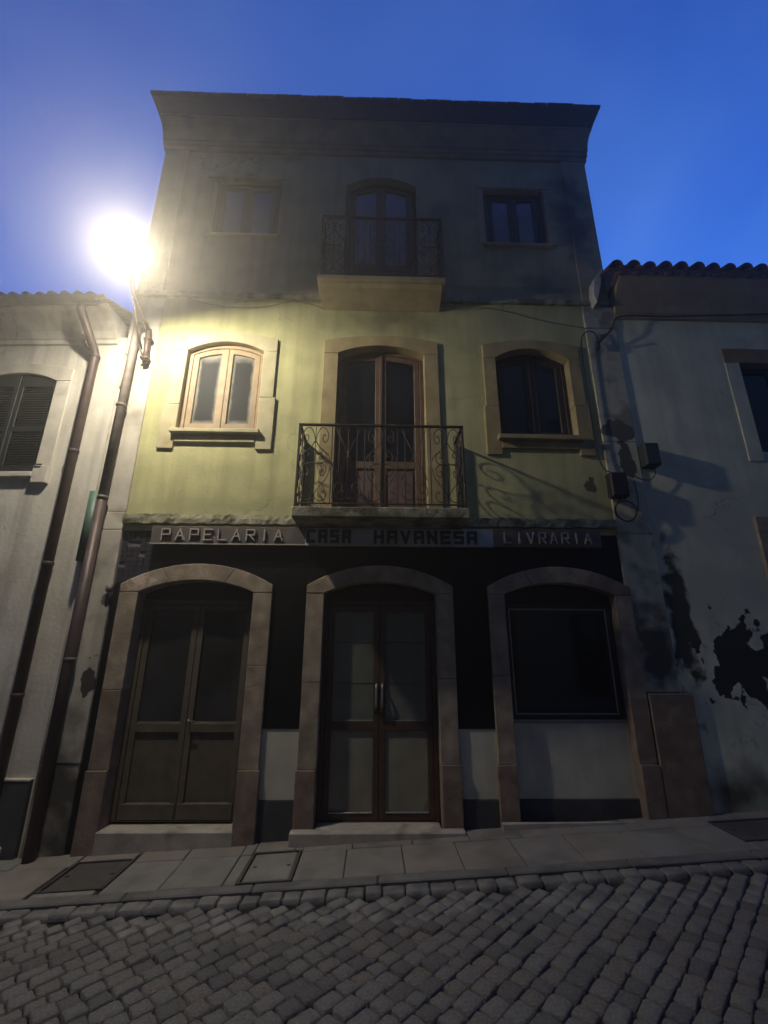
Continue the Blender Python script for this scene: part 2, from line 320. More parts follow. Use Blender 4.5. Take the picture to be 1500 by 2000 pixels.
while v < 12.0:
    w = rnd.uniform(0.098, 0.124); u = -12.0+rnd.uniform(0, .2)
    while u < 12.0:
        ln = rnd.choice((rnd.uniform(0.095, 0.125), rnd.uniform(0.11, 0.165)))
        uc, vc = u+ln/2, v+w/2; x = uc*ca-vc*sa; y = uc*sa+vc*ca-2.5
        y += 0.0
        if -6.2 < x < 6.2 and -7.6 < y < CUT_Y-0.195: stones.append((x, y, ln, w, A45+rnd.uniform(-.08, .08)))
        u += ln
    v += w
x = -6.2
while x < 6.2:                                # border course along the kerb
    ln = rnd.uniform(0.13, 0.20); stones.append((x+ln/2, CUT_Y-0.072, ln, 0.13, rnd.uniform(-.03, .03))); x += ln
def inview(x, y):
    d = Vector((x, y+5, gz(x)-CZ)); w = d.dot(AF)
    if w < .1: return 0
    px = 750+FPX*d.dot(AR)/w; py = 1000-FPX*d.dot(AU)/w
    return (1/w) if -25 < px < 1525 and py < 2030 else 0
stones.sort(key=lambda s: -inview(s[0], s[1]))
far_bm = bmesh.new()
for i, (x, y, ln, w, a) in enumerate(stones):
    me = SETTS[rnd.choice(('granite', 'granite', 'granite_dark', 'granite_warm'))][rnd.randrange(7)]
    mw = Matrix.Translation((x, y, gz(x)-0.011+rnd.uniform(-.008, .006))) @ Matrix.Rotation(-math.atan(SLOPE), 4, 'Y') @ Matrix.Rotation(a+math.pi*rnd.randrange(2), 4, 'Z') @ Matrix.Rotation(rnd.uniform(-.04, .04), 4, 'X') @ Matrix.Diagonal((ln-0.015, w-0.015, 0.030, 1))
    if i < 300 and inview(x, y) > 0:
        o = bpy.data.objects.new('cobblestone', me); COL.objects.link(o); o.parent = road; o.matrix_basis = mw
    else:
        k = len(far_bm.verts); far_bm.from_mesh(SETTS['granite'][rnd.randrange(7)]); far_bm.verts.ensure_lookup_table()
        for q in range(k, len(far_bm.verts)): far_bm.verts[q].co = mw @ far_bm.verts[q].co
me = bpy.data.meshes.new('cobbles'); far_bm.to_mesh(me); far_bm.free()
for p in me.polygons: p.use_smooth = True
obj('cobblestones', me, 'granite', road, kind='stuff')

def ground_box(name, x0, x1, y0, y1, top, depth, m, parent=None, bev=0.006, jit=0.0015):
    """block that follows the slope of the street"""
    bm = bmesh.new(); bm_box(bm, x0, x1, y0, y1, -depth, 0, bev, jit)
    for q in bm.verts: q.co.z += gz(q.co.x)+top
    return obj(name, bm_me(bm), m, parent)
pav = ground_box('pavement', -12, 12, CUT_Y+0.01, 0.35, -0.012, 0.25, 'joint_soil', bev=0, jit=0); pav['kind'] = 'structure'
covers = [(-2.63, -2.10, -0.72, -0.17), (-1.05, -0.61, -0.79, -0.215), (3.20, 3.95, -0.62, -0.16)]
def blocked(x0, x1, y0, y1): return [c for c in covers if x0 < c[1]-.004 and x1 > c[0]+.004 and y0 < c[3]-.004 and y1 > c[2]+.004]
def slab_cells(x0, x1, y0, y1):
    for c in blocked(x0, x1, y0, y1):
        out = []
        for r in ((x0, min(x1, c[0]), y0, y1), (max(x0, c[1]), x1, y0, y1), (max(x0, c[0]), min(x1, c[1]), y0, min(y1, c[2])), (max(x0, c[0]), min(x1, c[1]), max(y0, c[3]), y1)):
            if r[1]-r[0] > .05 and r[3]-r[2] > .05: out += slab_cells(*r)
        return out
    return [(x0, x1, y0, y1)]
for (ya, yb, off) in ((-0.255, 0.02, 0.22), (-0.79, -0.255, 0.0)):
    x = -7.4+off
    while x < 7.4:
        ln = rnd.uniform(0.47, 0.55)
        for (a, b, c, d) in slab_cells(x, x+ln, ya, yb):
            g = 0.0035
            ground_box('paving_slab', a+g, b-g, c+g, d-g, rnd.uniform(-.003, .002), 0.05, rnd.choice(('paving', 'paving', 'paving_warm')), pav)
        x += ln
x = -7.4
while x < 7.4:
    ln = rnd.uniform(0.85, 1.05); ground_box('kerb_stone', x+.003, x+ln-.003, CUT_Y, -0.793, 0.001, 0.2, 'kerb_granite', pav, bev=0.01); x += ln
labels = ['dark rectangular access cover beside the drainpipe at the foot of the pale pilaster', 'rounded access cover between the left doorway and the middle doorway',
          'access cover in the pavement before the peeling grey house']
for c, lb in zip(covers, labels):
    x0, x1, y0, y1 = c; g = .006
    t = thing('access_cover', lb, 'access cover', (x0, y1, gz(x0)))
    fr = bmesh.new()
    for r in ((x0+g, x1-g, y0+g, y0+g+.018), (x0+g, x1-g, y1-g-.018, y1-g), (x0+g, x0+g+.018, y0+g+.0185, y1-g-.0185), (x1-g-.018, x1-g, y0+g+.0185, y1-g-.0185)): bm_box(fr, *r, -.03, .004)
    for q in fr.verts: q.co.z += gz(q.co.x)
    obj('frame', bm_me(fr), 'cover_metal', t)
    ld = ground_box('lid', x0+.032, x1-.032, y0+.032, y1-.032, -.002, .03, 'cover_metal' if c is not covers[1] else 'paving', t, bev=.012)
    for q in (0, 1):
        xx = (x0+.07, x1-.09)[q]; yy = (y0+y1)/2
        ground_box('lifting_hole', xx, xx+.03, yy-.012, yy+.012, .0005, .004, 'black_plastic', ld, bev=0, jit=0)

# ================================================================== THE MAIN HOUSE
house = thing('town_house', 'narrow three-storey house with yellow plaster, two iron balconies and a dark shopfront', 'house', (0, 0, 0))
XL, XR = -3.26, 3.24
def seg(name, o1, o2, y0, y1, m, parent, lab=None): return plate(name, o1+o2[::-1], y0, y1, m, parent, bev=.006, label=lab)
# --- openings
G = [dict(xl=-2.562, xr=-1.312, ol=-2.765, orr=-1.105), dict(xl=-.538, xr=.699, ol=-.729, orr=.889), dict(xl=1.462, xr=2.703, ol=1.276, orr=2.888)]
GZ_S, GZ_T, GO_S, GO_T = 2.30, 2.435, 2.385, 2.615
F1 = [dict(xl=-2.44, xr=-1.455, zb=4.27, zs=5.42, zt=5.56), dict(xl=-.49, xr=.636, zb=3.15, zs=5.42, zt=5.545), dict(xl=1.572, xr=2.542, zb=4.25, zs=5.39, zt=5.545)]
F2 = [dict(xl=-2.42, xr=-1.46, zb=7.39, zs=8.47, zt=8.475), dict(xl=-.45, xr=.562, zb=6.36, zs=8.42, zt=8.58), dict(xl=1.615, xr=2.495, zb=7.34, zs=8.41, zt=8.415)]
def hole(d, g=0.0, n=10): return arched(d['xl']-g, d['xr']+g, d['zb']-g, d['zs'], d['zt']+g, n)
# --- walls, cut to the openings
plate('wall', rect(-2.86, 2.84, 3.0, 6.31), 0.0, 0.38, 'yellow_plaster', house, [hole(d, .03) for d in F1])
plate('wall', rect(XL+.002, XR-.002, 6.31, 9.16), 0.0, 0.38, 'grey_plaster', house, [hole(d, .02) for d in F2])
gh = [arched(g['xl']-.05, g['xr']+.05, -.05, GZ_S, GZ_T+.05, 10) for g in G]
plate('wall', [(-2.86, -.35), (2.90, -.35), (2.90, 2.99), (-2.86, 2.99)], 0.03, 0.40, 'mortar', house, gh)
box('side_wall', XL, XL+.3, .39, 8, -.4, 9.14, 'grey_plaster', house); box('side_wall', XR-.3, XR, .39, 8, -.4, 9.14, 'grey_plaster', house)
box('body', XL+.301, XR-.301, .45, 7.9, -.4, 9.1, 'mortar', house)
# ground floor cladding: black tile field above, pale dado, dark plinth (strips between the stone surrounds)
def gz0(x): return gz(x)-.05
strips = [(-2.858, G[0]['ol']+.02), (G[0]['orr']-.02, G[1]['ol']+.02), (G[1]['orr']-.02, G[2]['ol']+.02), (G[2]['orr']-.02, 2.905)]
tile_hole = [(-2.856, 2.40), (-2.50, 2.40), (-2.50, 3.0), (-2.856, 3.0)]
field = [(-2.50, 2.30), (-2.50, 3.0), (2.905, 3.0), (2.905, .935), (strips[3][0], .935)] + []
def black_field(x0, x1, z0, z1): box('tile_cladding', x0, x1, 0.0, 0.03, z0, z1, 'black_tile', house, bev=.001)
def spandrel(g):                                         # cladding above an arch, its lower edge hidden behind the stone
    top = arc(g['ol']+.02, g['orr']-.02, GO_S-.05, GO_T-.05, 14)
    return top
for g in G:
    o = spandrel(g); x0 = max(o[-1][0], -2.50 if g is G[0] else -9)
    pts = [q for q in o if q[0] > x0+.001] + [(x0, [q for q in o if q[0] >= x0-.12][-1][1])]
    plate('tile_cladding', pts+[(x0, 2.998), (pts[0][0], 2.998)], 0.0, 0.03, 'black_tile', house)
for i, (a, b) in enumerate(strips):
    if i == 0: continue
    black_field(a+.001, b-.001, .935, 2.998)
    if i < 3:
        box('dado', a, b, .008, .03, .30, .932, 'dado', house, bev=.002)
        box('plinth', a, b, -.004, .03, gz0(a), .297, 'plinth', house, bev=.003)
box('tile_cladding', -2.856, -2.75, .012, .03, gz0(-2.9), 2.38, 'black_tile', house, bev=.001)
# bare mosaic tiles left of the sign
tw = .062
tile_me = None
for i in range(5):
    for j in range(10):
        x0 = -2.852+i*(tw+.006); z0 = 2.405+j*(.053+.006)
        if x0+tw > -2.50 or rnd.random() < .04: continue
        if tile_me is None:
            bm = bmesh.new(); bm_box(bm, 0, tw, 0, .012, 0, .053, .003); tile_me = bm_me(bm, 'tile'); tile_me.materials.append(M['purple_tile'])
        o = bpy.data.objects.new('tile', tile_me); COL.objects.link(o); o.parent = house; o.location = (x0, .016+rnd.uniform(-.001, .001), z0); o.rotation_euler = (rnd.uniform(-.03, .03), 0, rnd.uniform(-.03, .03))
# --- stone surrounds of the ground floor: base block, jamb, three arch stones
def surround(g, y0=-.035, y1=.22):
    xl, xr, ol, orr = g['xl'], g['xr'], g['ol'], g['orr']
    for (a, b, s) in ((ol, xl, -1), (xr, orr, 1)):
        zb = .57 if a < 0.5 else .615
        sh = .012
        box('base_block', a-(sh if s < 0 else -.004), b+(sh if s > 0 else -.004), y0-.014, y1, gz0(a), zb-.002, 'red_stone', house, bev=.006, jit=.003)
        zs_in, zs_out = GZ_S, GO_S
        mid = 1.35+rnd.uniform(-.2, .2)
        box('jamb_stone', a, b, y0, y1-.002, zb+.001, mid-.0015, rnd.choice(('stone', 'red_stone')), house, bev=.005, jit=.003)
        top = rect(a, b, mid+.0015, GZ_S-.001)
        plate('jamb_stone', top, y0+.002, y1, 'stone', house, bev=.005)
    inn = arc(xl, xr, GZ_S+.002, GZ_T, 15); ou = arc(ol, orr, GO_S+.002, GO_T, 15)
    for k, (i0, i1) in enumerate(((0, 4), (4, 11), (11, 15))):
        a_in, a_ou = inn[i0:i1+1], ou[i0:i1+1]
        sh = lambda q, d: (q[0]+d, q[1])
        if k < 2: a_in = a_in[:-1]+[sh(a_in[-1], .002)]; a_ou = a_ou[:-1]+[sh(a_ou[-1], .002)]
        if k > 0: a_in = [sh(a_in[0], -.001)]+a_in[1:]; a_ou = [sh(a_ou[0], -.001)]+a_ou[1:]
        if k == 0: a_ou = [(orr, GZ_S+.002)]+a_ou
        if k == 2: a_ou = a_ou+[(ol, GZ_S+.002)]
        plate('arch_stone', a_in+a_ou[::-1], y0+rnd.uniform(-.004, .002), y1-.004, rnd.choice(('stone', 'stone', 'red_stone')) if k != 1 else 'stone', house, bev=.006)
for g in G: surround(g)
# thresholds
def step(x0, x1, y0, ztop, m='threshold_stone', y1=.2):
    bm = bmesh.new(); bm_box(bm, x0, x1, y0, y1, -1, ztop, .01, .003)
    for q in bm.verts:
        if q.co.z < -.5: q.co.z = gz(q.co.x)-.03
    return obj('doorstep', bm_me(bm), m, house)
step(G[0]['xl']-.02, G[0]['xr']+.02, -.055, .058); step(-.755, .905, -.16, .078, y1=-.052); step(-.53, .69, -.0515, .074)
step(1.262, 3.39, -.095, .128, y1=-.052)
# --- ground floor, left: two glazed leaves under a boarded head
def lower_door(g, y, kind):
    xl, xr = g['xl']+.004, g['xr']-.004; zb = .08
    fm, pm, gm = (('grey_wood', 'grey_wood', 'curtain_pane'), ('door_red', 'door_panel', 'paper_pane'))[kind]
    zt = 2.235
    head = arched(xl, xr, zt+.004, GZ_S, GZ_T-.004, 12)
    plate('door_head', head, y+.01, y+.06, 'dark_wood', house)
    plate('door_frame', rect(xl, xr, zb, zt), y, y+.07, fm, house, [rect(xl+.045, xr-.045, zb+.002, zt-.05)], bev=.004)
    xm = (xl+xr)/2
    for s, (a, b) in enumerate(((xl+.048, xm-.002), (xm+.002, xr-.048))):
        st = .062; zl, zh = zb+.006, zt-.053; rail = .93 if kind == 0 else .955
        holes = [rect(a+st, b-st, zl+(.15 if kind == 0 else .06), rail-.055), rect(a+st, b-st, rail+.035, zh-.07)]
        d = plate('door', rect(a, b, zl, zh), y+.012, y+.055, fm, house, holes, bev=.004)
        box('door_panel', a+st-.01, b-st+.01, y+.034, y+.046, holes[0][0][1]-.01, rail-.045, pm, d, bev=.002)
        pn = box('pane', a+st-.01, b-st+.01, y+.036, y+.042, rail+.025, zh-.06, gm, d, bev=.001)
        if kind == 1:
            for q in (1, 2): box('glazing_line', a+st+.001, b-st-.001, y+.032, y+.0355, rail+.035+(zh-.07-rail-.035)*q/3-.006+(.05 if q == 2 else 0), rail+.035+(zh-.07-rail-.035)*q/3+(.05 if q == 2 else 0), 'door_red', d, bev=.001)
            box('bead', a+st+.002, b-st-.002, y+.014, y+.0335, rail+.0355, rail+.043, 'aluminium', d, bev=.002)
            box('bead', a+st+.002, b-st-.002, y+.004, y+.0335, zl+.0605, zl+.075, 'aluminium', d, bev=.004)
            hx = (b-.030 if s == 0 else a+.030)
            h = tube('handle', [(hx, y+.012, 1.12), (hx, y-.028, 1.14), (hx, y-.036, 1.20), (hx, y-.036, 1.27), (hx, y-.028, 1.33), (hx, y+.012, 1.35)], .014, 'aluminium', d, 8, 3)
            box('handle_plate', hx-.02, hx+.02, y+.004, y+.0115, 1.08, 1.38, 'door_red', d, bev=.003)
        else:
            box('kick_rail', a+st*.2, b-st*.2, y+.002, y+.0115, zl+.004, zl+.145, 'grey_wood', d, bev=.004)
            if s == 1: tube('handle', [(a+.03, y+.01, 1.0), (a+.03, y-.03, 1.0), (a+.03, y-.034, .99), (a+.10, y-.034, .985)], .008, 'aluminium', d, 6)
            box('bead', a+st+.002, b-st-.002, y+.014, y+.0335, rail+.0355, rail+.045, 'grey_wood', d, bev=.002)
lower_door(G[0], .14, 0); lower_door(G[1], .11, 1)
# --- ground floor, right: shop window over a rendered parapet
g = G[2]; xl, xr = g['xl']+.004, g['xr']-.004
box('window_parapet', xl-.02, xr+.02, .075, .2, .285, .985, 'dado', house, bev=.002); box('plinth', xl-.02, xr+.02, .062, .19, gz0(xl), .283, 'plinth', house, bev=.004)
plate('window_head', arched(xl, xr, 2.225, GZ_S, GZ_T-.004, 12), .105, .15, 'dark_wood', house)
w = plate('shop_window', rect(xl, xr, .99, 2.222), .085, .15, 'dark_wood', house, [rect(xl+.06, xr-.06, 1.055, 2.16)], bev=.003)
plate('window_frame', rect(xl+.062, xr-.062, 1.057, 2.158), .095, .125, 'aluminium', w, [rect(xl+.077, xr-.077, 1.072, 2.143)], bev=.002)
box('pane', xl+.07, xr-.07, .108, .114, 1.065, 2.15, 'dark_pane', w, bev=.001); box('sill', xl, xr, .055, .0845, .992, 1.012, 'aluminium', w, bev=.003)

# --- string courses
rough_slab('string_course', -2.862, -.87, 3.075, 3.185, -.055, .02, 'ledge_stone', house)
rough_slab('string_course', 1.02, 2.842, 3.075, 3.175, -.060, .02, 'ledge_stone', house)
rough_slab('string_course', XL+.01, -.70, 6.27, 6.35, -.045, .02, 'ledge_stone', house, .08, .008)
rough_slab('string_course', .84, XR-.01, 6.27, 6.35, -.045, .02, 'ledge_stone', house, .08, .008)

# --- corner pilasters
def pil(x0, x1, y0, zs, m):
    for a, b in zip(zs, zs[1:]): box('pilaster_stone', x0, x1, y0+rnd.uniform(-.003, .003), .388, a+.0015, b-.0015, m, house, bev=.008, jit=.004)
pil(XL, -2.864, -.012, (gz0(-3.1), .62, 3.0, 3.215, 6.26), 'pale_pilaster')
pil(2.846, XR+.03, -.022, (1.285, 3.02, 4.2, 5.9, 6.26), 'pilaster_stone' if 'pilaster_stone' in M else 'pilaster_plaster')
pil(XL+.002, -2.90, -.022, (6.36, 9.06), 'grey_plaster'); pil(2.86, XR-.002, -.022, (6.36, 9.06), 'grey_plaster')
bm = bmesh.new(); bm_box(bm, 2.905, 3.375, -.045, .38, gz0(2.9), 1.283, .012, .004); obj('pilaster_base', bm_me(bm), 'red_stone', house)

# --- first and second floor openings
def upper_surround(d, w, top, ears, m, y0=-.03):
    xl, xr, zb, zs, zt = d['xl'], d['xr'], d['zb'], d['zs'], d['zt']
    for a, b in ((xl-w, xl), (xr, xr+w)):
        z0 = zb-(.25 if ears else 0); m1 = zb+(zs-zb)*rnd.uniform(.3, .45)
        box('jamb_stone', a, b, y0, .2, m1+.001, zs-.001, m, house, bev=.005, jit=.003)
        box('jamb_stone', a-(.03 if a < xl-w/2 and ears else 0), b+(.03 if a > xl and ears else 0), y0-.003, .2, z0, m1-.001, m, house, bev=.006, jit=.004)
    inn = arc(xl, xr, zs+.001, zt, 12)
    plate('lintel', inn+[(xl-w, zs+.001)]+([(xl-w, top-.09)] + arc(xl-w, xr+w, top-.09, top, 8)[::-1][1:-1] + [(xr+w, top-.09)])+[(xr+w, zs+.001)], y0, .198, m, house, bev=.005)
upper_surround(F1[0], .17, 5.70, True, 'painted_stone'); upper_surround(F1[1], .185, 5.70, False, 'ochre_stone'); upper_surround(F1[2], .16, 5.68, True, 'ochre_stone')
def sill(d, m):
    xl, xr, zb = d['xl'], d['xr'], d['zb']
    box('sill', xl-.05, xr+.05, -.10, .2, zb-.065, zb-.002, m, house, bev=.008, jit=.004)
    box('apron', xl+.002, xr-.002, -.038, .1, zb-.165, zb-.067, m, house, bev=.006, jit=.003)
sill(F1[0], 'painted_stone'); sill(F1[2], 'ochre_stone')
def casement(d, y, fm, pm, fw=.052, st=.075, rows=False):
    xl, xr, zb, zs, zt = d['xl']+.003, d['xr']-.003, d['zb']+.002, d['zs'], d['zt']-.003
    fr = plate('window_frame', arched(xl, xr, zb, zs, zt, 12), y, y+.07, fm, house, [arched(xl+fw, xr-fw, zb+fw, zs-fw*.35, zt-fw, 12)], bev=.005)
    A = arched(xl+fw+.003, xr-fw-.003, zb+fw+.003, zs-fw*.35, zt-fw-.003, 24)[2:]
    xm = (xl+xr)/2
    def topz(x):
        for (x1, z1), (x0, z0) in zip(A, A[1:]):
            if x0 <= x <= x1: return z0+(z1-z0)*(x-x0)/(x1-x0+1e-9)
        return A[0][1] if x > xm else A[-1][1]
    for a, b in ((xl+fw+.003, xm-.002), (xm+.002, xr-fw-.003)):
        n = 8; top = [(b+(a-b)*i/n, topz(b+(a-b)*i/n)) for i in range(n+1)]
        ta, tb = a+st, b-st; itop = [(tb+(ta-tb)*i/n, topz(tb+(ta-tb)*i/n)-st) for i in range(n+1)]
        w = plate('casement', [(a, zb+fw+.003), (b, zb+fw+.003)]+top, y+.008, y+.05, fm, house, [[(ta, zb+fw+st), (tb, zb+fw+st)]+itop], bev=.006)
        jt = [(p[0]+(.008 if p[0] < (ta+tb)/2 else -.008)*-1, p[1]+.008) for p in itop]
        plate('pane', [(ta-.008, zb+fw+st-.008), (tb+.008, zb+fw+st-.008)]+[(min(max(p[0], ta-.008), tb+.008), p[1]) for p in jt], y+.03, y+.035, pm, w)
    box('meeting_bead', xm-.016, xm+.016, y-.002, y+.0075, zb+fw+.01, topz(xm)-.01, fm, fr, bev=.003)
casement(F1[0], .045, 'pale_wood', 'dusty_pane'); casement(F1[2], .10, 'dark_wood', 'dark_pane')
# balcony door, first floor: glazed above, panelled below
def balcony_door(d, y, fm, pm, gm, rail):
    xl, xr, zb, zs, zt = d['xl']+.003, d['xr']-.003, d['zb']+.02, d['zs'], d['zt']-.003; fw = .05; st = .07
    plate('door_frame', arched(xl, xr, zb, zs, zt, 12), y, y+.08, fm, house, [arched(xl+fw, xr-fw, zb+.004, zs-fw*.35, zt-fw, 12)], bev=.005)
    A = arched(xl+fw+.003, xr-fw-.003, zb, zs-fw*.35, zt-fw-.003, 24)[2:]; xm = (xl+xr)/2
    def topz(x):
        for (x1, z1), (x0, z0) in zip(A, A[1:]):
            if x0 <= x <= x1: return z0+(z1-z0)*(x-x0)/(x1-x0+1e-9)
        return A[0][1] if x > xm else A[-1][1]
    for a, b in ((xl+fw+.003, xm-.002), (xm+.002, xr-fw-.003)):
        n = 8; top = [(b+(a-b)*i/n, topz(b+(a-b)*i/n)) for i in range(n+1)]; ta, tb = a+st, b-st
        itop = [(tb+(ta-tb)*i/n, topz(tb+(ta-tb)*i/n)-st) for i in range(n+1)]
        w = plate('door', [(a, zb+.008), (b, zb+.008)]+top, y+.010, y+.056, fm, house, [rect(ta, tb, zb+.12, rail-.07), [(ta, rail+.03), (tb, rail+.03)]+itop], bev=.006)
        box('door_panel', ta-.01, tb+.01, y+.030, y+.045, zb+.11, rail-.06, pm, w, bev=.003)
        plate('raised_field', rect(ta+.03, tb-.03, zb+.15, rail-.10), y+.022, y+.0295, pm, w, bev=.005)
        plate('pane', [(ta-.006, rail+.022), (tb+.006, rail+.022)]+[(p[0], p[1]+.006) for p in itop], y+.035, y+.040, gm, w)
    box('meeting_bead', xm-.018, xm+.018, y-.010, y+.0095, zb+.01, topz(xm)-.01, fm, house, bev=.004)
balcony_door(F1[1], .11, 'brown_wood', 'plum_panel', 'dark_pane', 3.92)
balcony_door(F2[1], .09, 'dark_wood', 'dark_wood', 'blind_pane', 7.0)
for d in (F2[0], F2[2]):
    casement(d, .07, 'dark_wood', 'blind_pane', .06, .07)
    box('sill', d['xl']-.06, d['xr']+.06, -.05, .07, d['zb']-.05, d['zb']-.001, 'grey_plaster', house, bev=.006)
for d, w in ((F2[0], .13), (F2[2], .13)):
    for a, b in ((d['xl']-w, d['xl']-.021), (d['xr']+.021, d['xr']+w)): box('jamb_stone', a, b, -.014, .05, d['zb']-.003+.004, d['zs'], 'grey_plaster', house, bev=.004)
    box('lintel', d['xl']-w, d['xr']+w, -.015, .05, d['zt']+.022, d['zt']+.15, 'grey_plaster', house, bev=.004)

# --- balconies
HALF = [[(0, .77), (.05, .88), (.16, .965), (.30, .965), (.40, .90), (.40, .82), (.32, .775), (.245, .80), (.235, .855), (.285, .88), (.315, .855)],
        [(.02, .79), (.13, .715), (.30, .655), (.44, .60), (.49, .545)],
        [(.255, .60), (.205, .585), (.185, .615), (.225, .66), (.31, .65), (.37, .59), (.33, .53), (.20, .502), (0, .5)],
        [(.255, .40), (.205, .415), (.185, .385), (.225, .34), (.31, .35), (.37, .41), (.33, .47), (.20, .498), (.0, .5)],
        [(.49, .455), (.44, .36), (.32, .27), (.15, .19), (.02, .10)],
        [(0, .12), (.08, .045), (.22, .02), (.36, .05), (.40, .11), (.33, .15), (.27, .12)]]
def scroll_panel(o, a, b, z0, z1, fmap, r, parent, kinds='s'):
    if kinds == 's':
        for s in (-1, 1):
            for c in HALF:
                pts = [fmap((a+b)/2+s*u*(b-a)*.96, z0+(z1-z0)*v) for u, v in c]
                tube('scroll', pts, r, 'iron', parent, 6, 3)
        tube('bar', [fmap((a+b)/2, z0), fmap((a+b)/2, z1)], r*.9, 'iron', parent, 6)
    else:
        c = (a+b)/2; zc = z0+(z1-z0)*.62; hw = (b-a)/2
        for q in (-.55, 0, .55): tube('bar', [fmap(c+q*hw, z0), fmap(c+q*hw, z1)], r*.8, 'iron', parent, 6)
        for q in (-1, 1):
            tube('bar', [fmap(c-q*hw*.8, z1-.02), fmap(c, zc), fmap(c+q*hw*.8, z0+(z1-z0)*.30)], r*.7, 'iron', parent, 6)
            tube('scroll', [fmap(c+q*hw*x, z0+(z1-z0)*v) for x, v in ((0, .06), (.5, .05), (.8, .14), (.6, .25), (.3, .22), (.35, .14), (.5, .15))], r, 'iron', parent, 6, 3)
def balcony(x0, x1, yf, ztop, th, zr, pattern, corbel, lab):
    bm = bmesh.new(); bm_box(bm, x0-.03, x1+.03, yf-.035, -.002, ztop-th, ztop, .01, .003)
    slab = obj('balcony', bm_me(bm), 'ledge_stone' if not corbel else 'grey_plaster', house, label=lab)
    if corbel:
        prof = [(yf+.02, ztop-th-.001), (yf+.05, ztop-th-.05), (yf*.55, ztop-th-.075), (yf*.28, ztop-th-.105), (-.01, ztop-th-.14), (.01, ztop-th-.14), (.01, ztop-th-.001)]
        vs = [(x, y, z) for x in (x0+.01, x1-.01) for y, z in prof]; n = len(prof)
        fs = [tuple(range(n)), tuple(range(2*n-1, n-1, -1))]+[(i, (i+1) % n, n+(i+1) % n, n+i) for i in range(n)]
        b2 = bmesh.new(); b2.from_mesh(me_from(vs, fs)); obj('corbel', bm_me(b2), 'grey_plaster', slab)
    zb = ztop+.045
    front = lambda u, z: (u, yf, z)
    bars = bmesh.new()
    tr = box('top_rail', x0-.012, x1+.012, yf-.02, yf+.02, zr-.012, zr+.008, 'iron', slab, bev=.003)
    for x in (x0, x1):
        box('top_rail', x-.018, x+.018, yf+.0205, -.001, zr-.011, zr+.007, 'iron', slab, bev=.003)
        box('bottom_rail', x-.008, x+.008, yf+.0205, -.001, zb-.008, zb+.008, 'iron', slab, bev=.002)
        box('post', x-.012, x+.012, yf-.012, yf+.012, ztop+.001, zr-.013, 'iron', slab, bev=.002)
        box('post', x-.008, x+.008, -.075, -.0015, ztop+.001, zr-.013, 'iron', slab, bev=.002)
        scroll_panel(slab, yf+.02, -.05, zb+.008, zr-.012, lambda u, z, x=x: (x, u, z), .0055, slab)
    box('bottom_rail', x0+.0125, x1-.0125, yf-.008, yf+.008, zb-.008, zb+.008, 'iron', slab, bev=.002)
    n = len(pattern); uw = (x1-x0)/n
    for i, c in enumerate(pattern):
        scroll_panel(slab, x0+i*uw+.004, x0+(i+1)*uw-.004, zb+.008, zr-.012, front, .0055, slab, c)
        if i: box('bar', x0+i*uw-.006, x0+i*uw+.006, yf-.006, yf+.006, zb+.0085, zr-.0125, 'iron', slab, bev=.001)
balcony(-.842, .990, -.46, 3.155, .115, 4.135, 'sbsbs', False, 'wide lower balcony with black scrolled iron railing')
balcony(-.735, .870, -.36, 6.335, .075, 7.345, 'sbsbs', True, 'upper balcony with rusty iron railing')

# --- cornice swept round the front corners, and roof
prof = [(.0, 9.02), (.03, 9.03), (.035, 9.10), (.05, 9.115), (.05, 9.19), (.062, 9.20), (.075, 9.33), (.10, 9.45), (.14, 9.56), (.15, 9.565), (.15, 9.60)]
prof2 = [(.12, 9.602), (.16, 9.605), (.20, 9.70), (.245, 9.79), (.25, 9.83), (.12, 9.85)]
def sweep(name, prof, m, sy=1.0, sx=.85, back=6.0):
    n = len(prof); vs = []; fs = []
    for (bx, by, kx, ky) in ((XL, back, -1, 0), (XL, 0, -1, -1), (XR, 0, 1, -1), (XR, back, 1, 0)):
        for o, z in prof: vs.append((bx+kx*o*sx, by+ky*o*sy, z))
    for s in range(3):
        for i in range(n-1): fs.append((s*n+i, s*n+i+1, (s+1)*n+i+1, (s+1)*n+i))
    return obj(name, me_from(vs, fs), m, house)
sweep('cornice', prof, 'cornice_plaster')
ev = sweep('eave', prof2, 'eave_wood')
rf = []; ox, oy = .25*.85+.03, .275
xa, xb, ya, yb, zz = XL-ox, XR+ox, -oy, 6.2, 9.86
roof = obj('roof', me_from([(xa, ya, zz), (xb, ya, zz), (xb, yb, zz), (xa, yb, zz), (xa+3, 3, zz+.75), (xb-3, 3, zz+.75)], [(0, 1, 5, 4), (1, 2, 5), (2, 3, 4, 5), (3, 0, 4), (3, 2, 1, 0)]), 'terracotta', house)
n = 33
for i in range(n):
    a = xa+(xb-xa)*i/n; d = rnd.uniform(-.006, .006)
    box('roof_tile', a+.003, a+(xb-xa)/n-.003, ya-.02+d, ya+.25, zz+.0005, zz+.022+rnd.uniform(0, .012), 'terracotta', roof, bev=.006, jit=.002)

